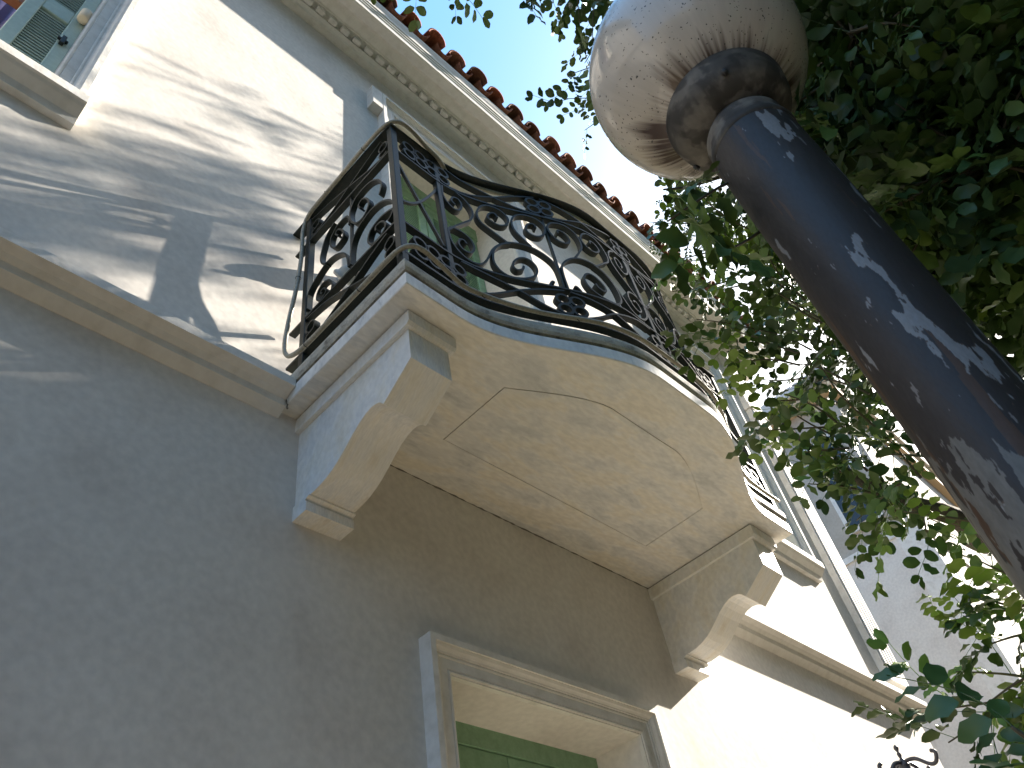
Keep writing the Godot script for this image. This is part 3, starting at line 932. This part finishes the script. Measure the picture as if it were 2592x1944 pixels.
# handrail section: flat below, rounded above
func hand(st: SurfaceTool, pts: Array, facing: Callable):
	var sec := [[-0.026, -0.006], [0.026, -0.006], [0.028, 0.002], [0.022, 0.010], [0.010, 0.016], [-0.010, 0.016], [-0.022, 0.010], [-0.028, 0.002]]
	var rings := []
	for p in pts:
		var f: Vector3 = facing.call(p)
		var ring := []
		for s in sec:
			ring.append(p + f * s[0] + Vector3.UP * s[1])
		rings.append(ring)
	for i in rings.size() - 1:
		for k in sec.size():
			var l := (k + 1) % sec.size()
			quad(st, rings[i][k], rings[i][l], rings[i + 1][l], rings[i + 1][k])
	for e in [0, rings.size() - 1]:
		for k in range(1, sec.size() - 1):
			for q in [rings[e][0], rings[e][k], rings[e][k + 1]]:
				st.add_vertex(q)

# ------------------------------------------------------------------ things on the balcony and the wall
func fittings():
	# rope light tied along the foot and the top of the railing
	var t := thing("rope_light", "beige rope light tied along the foot and handrail of the iron railing", "rope light", Vector3(1.15, 4.13, 0.4))
	var p := [Vector3(1.142, 5.19, 0.13), Vector3(1.138, 5.215, 0.2), Vector3(1.142, 5.235, 0.40), Vector3(1.140, 5.242, 0.60), Vector3(1.145, 5.248, 0.735), Vector3(1.165, 5.258, 0.79), Vector3(1.21, 5.265, 0.815), Vector3(1.28, 5.262, 0.815), Vector3(1.37, 5.25, 0.802), Vector3(1.46, 5.23, 0.795)]
	for i in 24:
		var x := 1.55 + i * 0.1
		p.append(Vector3(x, 5.212 + 0.004 * sin(i * 1.7), edge(x) - 0.045))
	var st := smooth()
	tube(st, spline(p, 4), [0.0105])
	part("cord", st, M.hose, t)
	p = [Vector3(1.142, 5.19, 0.13), Vector3(1.140, 5.10, 0.112), Vector3(1.142, 4.90, 0.113), Vector3(1.138, 4.72, 0.105), Vector3(1.132, 4.58, 0.095), Vector3(1.125, 4.42, 0.075), Vector3(1.122, 4.28, 0.065), Vector3(1.126, 4.20, 0.075), Vector3(1.136, 4.17, 0.11), Vector3(1.140, 4.155, 0.2), Vector3(1.139, 4.15, 0.36), Vector3(1.141, 4.152, 0.55), Vector3(1.143, 4.158, 0.70), Vector3(1.152, 4.168, 0.775), Vector3(1.18, 4.178, 0.815), Vector3(1.23, 4.178, 0.83), Vector3(1.33, 4.17, 0.822)]
	for i in 25:
		var x := 1.45 + i * 0.1
		p.append(Vector3(x, 4.163 + 0.005 * sin(i * 1.3), edge(x) + 0.012))
	st = smooth()
	tube(st, spline(p, 4), [0.0105])
	part("cord", st, M.hose, t)
	for q in [Vector3(1.139, 4.152, 0.55), Vector3(1.139, 4.152, 0.2), Vector3(1.138, 4.72, 0.105), Vector3(1.140, 5.24, 0.60), Vector3(1.142, 5.235, 0.30), Vector3(1.55, 4.163, edge(1.55) + 0.012), Vector3(1.95, 4.163, edge(1.95) + 0.012)]:
		st = smooth()
		lathe(st, [Vector2(0.012, -0.002), Vector2(0.0135, 0.0), Vector2(0.012, 0.002)], q, 14, Basis(Vector3.RIGHT, PI / 2.0) if q.y < 4.5 or q.y > 5.1 else Basis.IDENTITY)
		part("tie", st, M.tie, t)
	# round lamp housing on the wall behind the railing
	t = thing("wall_lamp", "round grey lamp housing on the wall behind the end of the railing", "lamp", Vector3(1.45, 5.1, 0.0))
	var tip := Basis(Vector3.RIGHT, deg_to_rad(70.0))
	st = smooth()
	lathe(st, [Vector2(0.0, 0.0), Vector2(0.075, 0.0), Vector2(0.078, 0.012), Vector2(0.070, 0.022), Vector2(0.062, 0.026), Vector2(0.058, 0.045), Vector2(0.046, 0.068), Vector2(0.028, 0.082), Vector2(0.0, 0.086)], Vector3(1.44, 5.02, 0.055), 28, tip)
	part("housing", st, M.dome, t)
	st = flat()
	block(st, Vector3(1.425, 5.06, -0.005), Vector3(1.455, 5.10, 0.075), 0.004)
	part("bracket", st, M.steel, t)
	st = smooth()
	lathe(st, [Vector2(0.0, 0.0), Vector2(0.011, 0.0), Vector2(0.011, 0.03), Vector2(0.0, 0.03)], Vector3(1.44, 4.99, 0.125), 14, tip)
	part("cable_gland", st, M.tie, t)
	# wrought-iron lantern on the lower wall
	t = thing("wall_lantern", "ornate wrought-iron lantern top on the sunlit lower wall past the door", "lantern", Vector3(5.55, 2.6, 0.0))
	var c := Vector3(5.50, 3.01, 0.26)
	st = smooth()
	lathe(st, [Vector2(0.0, 0.31), Vector2(0.012, 0.298), Vector2(0.016, 0.285), Vector2(0.010, 0.272), Vector2(0.006, 0.262), Vector2(0.013, 0.254), Vector2(0.012, 0.24), Vector2(0.008, 0.225), Vector2(0.016, 0.215), Vector2(0.03, 0.185), Vector2(0.036, 0.175), Vector2(0.028, 0.168), Vector2(0.05, 0.13), Vector2(0.10, 0.10), Vector2(0.115, 0.085), Vector2(0.10, 0.075), Vector2(0.0, 0.07)], c, 18)
	part("cap", st, M.lantern_iron, t)
	for k in 4:
		var a := k * PI / 2.0 + 0.3
		var d := Vector3(cos(a), 0, sin(a))
		st = smooth()
		tube(st, spline([c + Vector3(0, 0.20, 0), c + d * 0.09 + Vector3(0, 0.185, 0), c + d * 0.17 + Vector3(0, 0.12, 0), c + d * 0.215 + Vector3(0, 0.115, 0), c + d * 0.24 + Vector3(0, 0.16, 0), c + d * 0.215 + Vector3(0, 0.18, 0)]), [0.012])
		part("scroll_arm", st, M.lantern_iron, t)
	st = flat()
	for k in 4:
		var a := k * PI / 2.0
		block(st, c + Vector3(cos(a) * 0.085 - 0.008, -0.32, sin(a) * 0.085 - 0.008), c + Vector3(cos(a) * 0.085 + 0.008, 0.08, sin(a) * 0.085 + 0.008), 0.002)
	part("cage", st, M.lantern_iron, t)
	st = smooth()
	lathe(st, [Vector2(0.075, -0.3), Vector2(0.085, 0.07)], c, 6)
	part("pane", st, M.cream, t)
	st = smooth()
	tube(st, spline([c + Vector3(0, -0.3, 0), c + Vector3(0, -0.42, -0.05), c + Vector3(0, -0.40, -0.2), c + Vector3(0, -0.30, -0.275)]), [0.014])
	part("bracket", st, M.lantern_iron, t)

# ------------------------------------------------------------------ street lamp
func lamp():
	var at := Vector3(1.03, 0, 1.974)
	var t := thing("street_lamp", "street lamp with stained white globe on a peeling dark post", "street lamp", at)
	var st := smooth()
	var prof := []
	for i in 61:
		prof.append(Vector2(0.076 + 0.010 * smoothstep(2.1, 3.0, 3.0 * i / 60.0), 3.0 * i / 60.0))
	lathe(st, prof, at, 56)
	part("post", st, M.post, t)
	st = smooth()
	lathe(st, [Vector2(0.079, 2.985), Vector2(0.0875, 2.99), Vector2(0.0895, 3.0), Vector2(0.0875, 3.012), Vector2(0.082, 3.016), Vector2(0.081, 3.045), Vector2(0.084, 3.052), Vector2(0.080, 3.06), Vector2(0.068, 3.066), Vector2(0.066, 3.09)], at, 48)
	part("neck", st, M.collar, t)
	st = smooth()
	lathe(st, [Vector2(0.06, 3.085), Vector2(0.085, 3.088), Vector2(0.112, 3.104), Vector2(0.126, 3.126), Vector2(0.131, 3.15), Vector2(0.134, 3.172), Vector2(0.129, 3.176), Vector2(0.122, 3.172), Vector2(0.10, 3.16)], at, 56)
	var collar := part("collar", st, M.collar, t)
	for k in 3:
		var a := k * TAU / 3.0 + 2.75
		st = smooth()
		lathe(st, [Vector2(0.0, 0.0), Vector2(0.007, 0.0), Vector2(0.007, 0.006), Vector2(0.0, 0.008)], at + Vector3(cos(a) * 0.118, 3.112, sin(a) * 0.118), 10, Basis(Vector3(sin(a), 0, -cos(a)), 2.2))
		put("screw", done(st), M.tie, collar)
	st = smooth()
	prof = []
	var lo := -asin(0.86)
	for i in 41:
		var a := lerpf(lo, PI / 2.0, i / 40.0)
		prof.append(Vector2(cos(a) * 0.25, 3.385 + sin(a) * 0.25))
	lathe(st, prof, at, 72)
	part("globe", st, M.globe, t)

# ------------------------------------------------------------------ the next building
func neighbour():
	var t := thing("neighbouring_building", "taller pale building across the gap with ochre eaves beyond the house corner", "building", Vector3(14, 0, -6))
	var st := flat()
	box(st, Vector3(12.0, 0, -14), Vector3(20, 8.0, 0.0))
	part("lower_wall", st, M.plaster, t)
	st = flat()
	box(st, Vector3(12.05, 8.0, -14), Vector3(20, 10.9, -0.05))
	part("upper_wall", st, M.far_beige, t)
	st = flat()
	box(st, Vector3(11.97, 7.93, -14), Vector3(20, 8.03, 0.03))
	part("string_course", st, M.trim, t)
	st = flat()
	box(st, Vector3(11.85, 10.9, -14), Vector3(20, 11.15, 0.1))
	part("eaves", st, M.ochre, t)
	st = flat()
	box(st, Vector3(11.78, 11.15, -14), Vector3(20, 11.35, 0.16))
	part("parapet", st, M.plaster, t)
	st = flat()
	box(st, Vector3(11.94, 0, -0.34), Vector3(12.2, 8.0, 0.06))
	part("corner_strip", st, M.trim, t)
	for z in [-0.95, -3.4, -5.8]:
		st = flat()
		box(st, Vector3(12.0, 8.35, z), Vector3(12.09, 10.2, z + 0.62))
		var w := part("window", st, M.trim, t)
		st = flat()
		box(st, Vector3(11.99, 8.43, z + 0.07), Vector3(12.02, 10.12, z + 0.55))
		put("pane", done(st), M.glass, w)

# the house across the street: it keeps the low sky off the shaded wall
func opposite():
	var t := thing("opposite_house", "dark stone house on the far side of the street behind the viewer", "house", Vector3(14, 0, 12))
	var st := flat()
	box(st, Vector3(-7, 0, 7.6), Vector3(30, 13.5, 18))
	part("wall", st, M.far_stone, t)
	for k in 10:
		for y in [1.0, 4.6, 8.4]:
			st = flat()
			box(st, Vector3(-5.8 + k * 3.8, y, 7.54), Vector3(-4.6 + k * 3.8, y + 2.0, 7.62))
			part("shutter", st, M.green, t)

# ------------------------------------------------------------------ carob tree
# one pinnate leaf: a thin stalk with pairs of oval leaflets, folded a little along the midrib, lying along +x
func pinnate(pairs: int, size: float, sd: int) -> ArrayMesh:
	var g := RandomNumberGenerator.new()
	g.seed = sd
	var st := smooth()
	var length := size * (0.85 * pairs + 0.5)
	var stalk := []
	for i in 7:
		var u := i / 6.0
		stalk.append(Vector3(length * u, -0.12 * length * u * u, 0.015 * sin(u * 4.0)))
	tube(st, stalk, [0.0014, 0.0013, 0.0012, 0.0011, 0.001, 0.0009, 0.0008], 3)
	for i in pairs:
		for s in [-1.0, 1.0]:
			var u := (i + 0.75) / (pairs + 0.1)
			var foot := Vector3(length * u, -0.12 * length * u * u, 0.0)
			var yaw: float = s * g.randf_range(0.95, 1.35)
			if i == pairs - 1:
				yaw = s * g.randf_range(0.45, 0.7)
			var b := Basis(Vector3.UP, -yaw) * Basis(Vector3.RIGHT, g.randf_range(-0.5, 0.5)) * Basis(Vector3.BACK, g.randf_range(-0.45, 0.2))
			leaflet(st, foot, b, size * g.randf_range(0.82, 1.12), g)
	return done(st)

func leaflet(st: SurfaceTool, foot: Vector3, b: Basis, l: float, g: RandomNumberGenerator):
	var w := l * g.randf_range(0.27, 0.36)
	var fold := g.randf_range(0.06, 0.42)
	var curl := g.randf_range(-0.15, 0.40)
	var mid := []
	var lft := []
	var rgt := []
	var us := [0.0, 0.10, 0.28, 0.5, 0.72, 0.90, 1.0]
	var ws := [0.0, 0.45, 0.88, 1.0, 0.90, 0.52, 0.0]
	var start := l * 0.06
	for i in us.size():
		var x: float = start + l * us[i]
		var drop: float = -curl * l * us[i] * us[i]
		var ww: float = w * ws[i]
		var wav := 0.075 * l * sin(us[i] * 12.0 + fold * 20.0)
		mid.append(foot + b * Vector3(x, drop, 0))
		lft.append(foot + b * Vector3(x, drop + ww * fold + wav * ws[i], ww))
		rgt.append(foot + b * Vector3(x, drop + ww * fold - wav * ws[i], -ww))
	for i in us.size() - 1:
		quad(st, mid[i], lft[i], lft[i + 1], mid[i + 1])
		quad(st, mid[i], mid[i + 1], rgt[i + 1], rgt[i])

var leaves := []           # meshes of single leaves
var sprays := []           # [mesh, transform, tint, whether it shows large]
var twigs: SurfaceTool

# the point that lies at a distance along the line of sight through a pixel of the 2592 x 1944 photograph
func px(u: float, v: float, t: float) -> Vector3:
	var x := (u - 1296.0) / 2017.3
	var y := (v - 972.0) / 2017.3
	var d := Vector3(0.7061, -0.1494, 0.6922) * x + Vector3(0.4367, -0.6776, -0.5917) * y + Vector3(0.5574, 0.7201, -0.4132)
	return Vector3(0, 1.6, 2.015) + d.normalized() * t

func rand_dir() -> Vector3:
	var v := Vector3(R.randfn(), R.randfn(), R.randfn())
	return v.normalized()

# a twig from a to b set with leaves
func twig(a: Vector3, b: Vector3, count: int, scale: float, large: bool, droop := 0.35, fresh := 0.0):
	var sag := (a + b) / 2.0 + Vector3(0, 0.06 * a.distance_to(b), 0) + rand_dir() * 0.08 * a.distance_to(b)
	var path := spline([a, sag, b], 4)
	tube(twigs, path, [0.0045 * scale, 0.0042 * scale, 0.0038 * scale, 0.0034 * scale, 0.003 * scale, 0.0026 * scale, 0.0022 * scale, 0.002 * scale, 0.0016 * scale], 5)
	var dir := (b - a).normalized()
	for i in count:
		var u := (i + 0.6) / count
		var k := clampi(int(u * (path.size() - 1)), 0, path.size() - 2)
		var p: Vector3 = path[k].lerp(path[k + 1], u * (path.size() - 1) - k)
		var out := dir.cross(rand_dir()).normalized()
		var d := (out * R.randf_range(0.6, 1.1) + dir * R.randf_range(0.2, 0.9) + Vector3.DOWN * R.randf_range(0.0, droop * 2.0)).normalized()
		var n := (Vector3.UP + rand_dir() * 0.7).normalized()
		var z := d.cross(n).normalized()
		var bs := Basis(d, z.cross(d).normalized(), z)
		var s := scale * R.randf_range(0.75, 1.15)
		var tint := R.randf_range(0.75, 1.25)
		var young := R.randf() < 0.08
		sprays.append([R.randi() % leaves.size(), Transform3D(bs.scaled(Vector3(s, s, s)), p), Color(tint * (1.5 if young else 1.0), tint * (1.35 if young else 1.0), tint), large, R.randf() < fresh])

# twigs all round a limb that runs from a to b
func limb_foliage(a: Vector3, b: Vector3, spread: float, n: int, per: int, scale: float, large := false):
	for i in n:
		var p := a.lerp(b, R.randf_range(0.0, 1.0))
		var d := rand_dir()
		d = (d + (b - a).normalized() * 0.4 + Vector3(0, -0.15, 0)).normalized()
		twig(p, p + d * spread * R.randf_range(0.5, 1.0), per, scale, large)

func tree():
	R.seed = 99
	twigs = smooth()
	for k in 6:
		leaves.append(pinnate(4 + k % 2, 0.040 + 0.003 * k, 200 + k))
	var base := Vector3(3.3, 0, 3.9)
	var t := thing("carob_tree", "carob tree with round leathery leaflets hanging over the street lamp", "tree", base)
	# trunk and limbs
	var fork := Vector3(3.1, 2.3, 3.6)
	var st := smooth()
	tube(st, spline([base, Vector3(3.34, 0.8, 3.86), Vector3(3.2, 1.6, 3.72), fork], 5), [0.26, 0.24, 0.22, 0.21, 0.205, 0.2, 0.2, 0.195, 0.19, 0.185, 0.18, 0.175, 0.17, 0.165, 0.16, 0.155], 16)
	part("trunk", st, M.bark, t)
	var limbs := [
		[fork, Vector3(2.7, 3.2, 3.1), Vector3(2.25, 3.75, 2.6), Vector3(1.85, 4.15, 2.25)],
		[fork, Vector3(3.0, 3.4, 3.1), Vector3(2.9, 4.3, 2.5), Vector3(2.6, 5.0, 2.0), Vector3(2.35, 5.3, 1.75)],
		[fork, Vector3(3.6, 3.6, 3.2), Vector3(4.6, 5.2, 2.7), Vector3(5.8, 7.2, 2.1), Vector3(6.6, 8.6, 1.75)],
		[fork, Vector3(2.6, 3.0, 3.6), Vector3(1.6, 3.9, 3.5), Vector3(0.7, 4.6, 3.1)],
		[fork, Vector3(3.0, 2.6, 3.0), Vector3(2.8, 2.75, 2.3), Vector3(2.45, 2.72, 1.78), px(2420, 1310, 2.1), px(2240, 1250, 2.15), px(2090, 1160, 2.2), px(1960, 1060, 2.3)],
		[fork, Vector3(3.4, 3.2, 4.2), Vector3(3.6, 4.4, 5.0), Vector3(3.4, 5.4, 5.6)],
		[fork, Vector3(3.5, 3.4, 2.9), Vector3(3.9, 4.1, 2.1), Vector3(4.0, 4.5, 1.5), Vector3(4.0, 4.7, 1.2)],
	]
	for l in limbs:
		st = smooth()
		var sp := spline(l, 5)
		var rr := []
		for i in sp.size():
			rr.append(lerpf(0.10, 0.005, pow(float(i) / (sp.size() - 1), 0.38)))
		tube(st, sp, rr, 9)
		part("limb", st, M.bark, t)
	# leaves that show large: sprigs at the top edge, beside the globe, by the roof, low on the right and right in front of the lens
	for q in [[1045, -170, 1040, -20, 2.3], [1150, -190, 1140, -15, 2.2], [1310, -180, 1310, -20, 2.3], [1410, -150, 1390, 0, 2.4], [1470, -90, 1470, 90, 2.5], [1520, -60, 1500, 110, 2.5], [1560, 60, 1480, 160, 2.6], [1560, 150, 1440, 190, 2.7], [1570, 240, 1430, 250, 2.7], [1560, 260, 1480, 330, 2.7]]:
		twig(px(q[0], q[1], q[4] + 0.1), px(q[2], q[3], q[4]), 4, 0.62, true)
	for q in [[1880, 430, 1680, 480, 1.95, 3], [1880, 460, 1690, 560, 1.9, 3], [1960, 560, 1830, 640, 1.9, 2]]:
		twig(px(q[0], q[1], q[4]), px(q[2], q[3], q[4] - 0.55), q[5], 1.05, true, 1.2)
	for q in [[1830, 590, 1680, 545, 2.7], [1850, 650, 1690, 640, 2.7], [1880, 740, 1760, 735, 2.6], [1880, 590, 1770, 530, 2.6], [1960, 820, 1830, 800, 2.4], [2000, 930, 1850, 890, 2.3], [2040, 990, 1880, 980, 2.4], [2100, 1090, 1960, 1060, 2.1], [2150, 1010, 2000, 950, 2.2], [2180, 1160, 2040, 1140, 1.95], [2260, 1210, 2120, 1210, 1.85], [2330, 1270, 2230, 1290, 1.75], [2400, 1310, 2310, 1380, 1.65], [2020, 720, 1910, 640, 2.3], [2080, 820, 1960, 750, 2.2], [2170, 1060, 2060, 970, 2.0], [2330, 1160, 2240, 1090, 1.9], [2020, 640, 1910, 560, 2.4], [1800, 480, 1700, 480, 2.7], [2080, 880, 1990, 860, 2.5]]:
		for k in 2:
			var a := px(q[0], q[1], q[4]) + rand_dir() * 0.05
			twig(a, px(q[2], q[3], q[4] + R.randf_range(-0.15, 0.35)) + rand_dir() * 0.07, 4, 0.74, true, 0.35, 0.3)
	for q in [[2640, 1560, 2440, 1500, 1.5], [2640, 1520, 2400, 1580, 1.55], [2620, 1480, 2480, 1420, 1.5], [2640, 1600, 2480, 1640, 1.5], [2640, 1720, 2420, 1700, 1.5], [2640, 1760, 2350, 1800, 1.45], [2660, 1800, 2400, 1880, 1.4], [2640, 1700, 2500, 1780, 1.4]]:
		twig(px(q[0], q[1], q[4]), px(q[2], q[3], q[4]), 4, 0.66, true, 0.35, 0.65)
	twig(px(2700, 1960, 0.72), px(2560, 1840, 0.70), 2, 0.8, true)
	# the rest of the crown
	limb_foliage(px(2090, 780, 3.2), px(2220, 1000, 2.9), 0.36, 18, 5, 0.85)
	limb_foliage(px(1960, 620, 3.8), px(2080, 800, 3.6), 0.36, 12, 5, 0.85)
	limb_foliage(Vector3(1.35, 3.55, 2.3), Vector3(2.2, 3.7, 2.4), 0.50, 130, 8, 1.2)
	limb_foliage(Vector3(1.5, 3.05, 2.3), Vector3(2.4, 3.5, 2.45), 0.46, 140, 8, 1.2)
	limb_foliage(Vector3(1.2, 4.4, 2.45), Vector3(2.6, 4.6, 2.55), 0.65, 150, 8, 1.25)
	limb_foliage(Vector3(2.6, 4.1, 2.8), Vector3(3.9, 5.2, 3.1), 0.65, 110, 8, 1.05)
	limb_foliage(Vector3(2.4, 5.2, 3.0), Vector3(4.4, 6.0, 3.2), 0.9, 100, 8, 1.3)
	limb_foliage(Vector3(4.4, 5.4, 3.5), Vector3(6.5, 6.2, 4.0), 0.9, 90, 8, 1.4)
	limb_foliage(Vector3(0.4, 5.2, 3.9), Vector3(2.6, 5.4, 3.9), 1.1, 130, 8, 1.6)
	limb_foliage(Vector3(0.8, 5.6, 5.4), Vector3(4.5, 6.0, 5.6), 1.4, 170, 8, 1.9)
	limb_foliage(Vector3(4.5, 5.6, 5.2), Vector3(8.0, 6.0, 5.0), 1.5, 150, 8, 1.9)
	limb_foliage(Vector3(4.5, 7.5, 1.06), Vector3(6.1, 9.0, 1.12), 0.55, 44, 3, 0.75)
	limb_foliage(Vector3(5.0, 8.8, 1.0), Vector3(6.3, 9.7, 1.08), 0.4, 16, 3, 0.7)
	limb_foliage(Vector3(4.6, 6.2, 1.14), Vector3(5.9, 7.1, 1.32), 0.35, 22, 5, 0.9)
	limb_foliage(Vector3(6.0, 7.6, 2.05), Vector3(7.6, 9.2, 1.85), 0.7, 60, 5, 1.2)
	limb_foliage(Vector3(7.0, 7.6, 2.15), Vector3(8.4, 8.2, 2.3), 0.75, 60, 5, 1.2)
	part("twigs", twigs, M.twig, t).set_meta("kind", "stuff")
	var shown := 0
	var rest := {}
	for s in sprays:
		if s[3] and shown < 290:
			shown += 1
			var o := put("leaf", leaves[s[0]], M.leaf[4 if s[4] else R.randi() % 4], t, s[1].origin)
			o.basis = s[1].basis
		else:
			if not rest.has(s[0]):
				rest[s[0]] = []
			rest[s[0]].append(s)
	for k in rest:
		var mm := MultiMesh.new()
		mm.transform_format = MultiMesh.TRANSFORM_3D
		mm.use_colors = true
		mm.mesh = leaves[k]
		mm.instance_count = rest[k].size()
		for i in rest[k].size():
			var x: Transform3D = rest[k][i][1]
			mm.set_instance_transform(i, Transform3D(x.basis, x.origin - base))
			mm.set_instance_color(i, rest[k][i][2])
		var o := MultiMeshInstance3D.new()
		o.name = "foliage"
		o.multimesh = mm
		o.material_override = M.leaf[k % 3]
		t.add_child(o, true)
		o.set_meta("kind", "stuff")
	print("sprays ", sprays.size(), " shown ", shown)
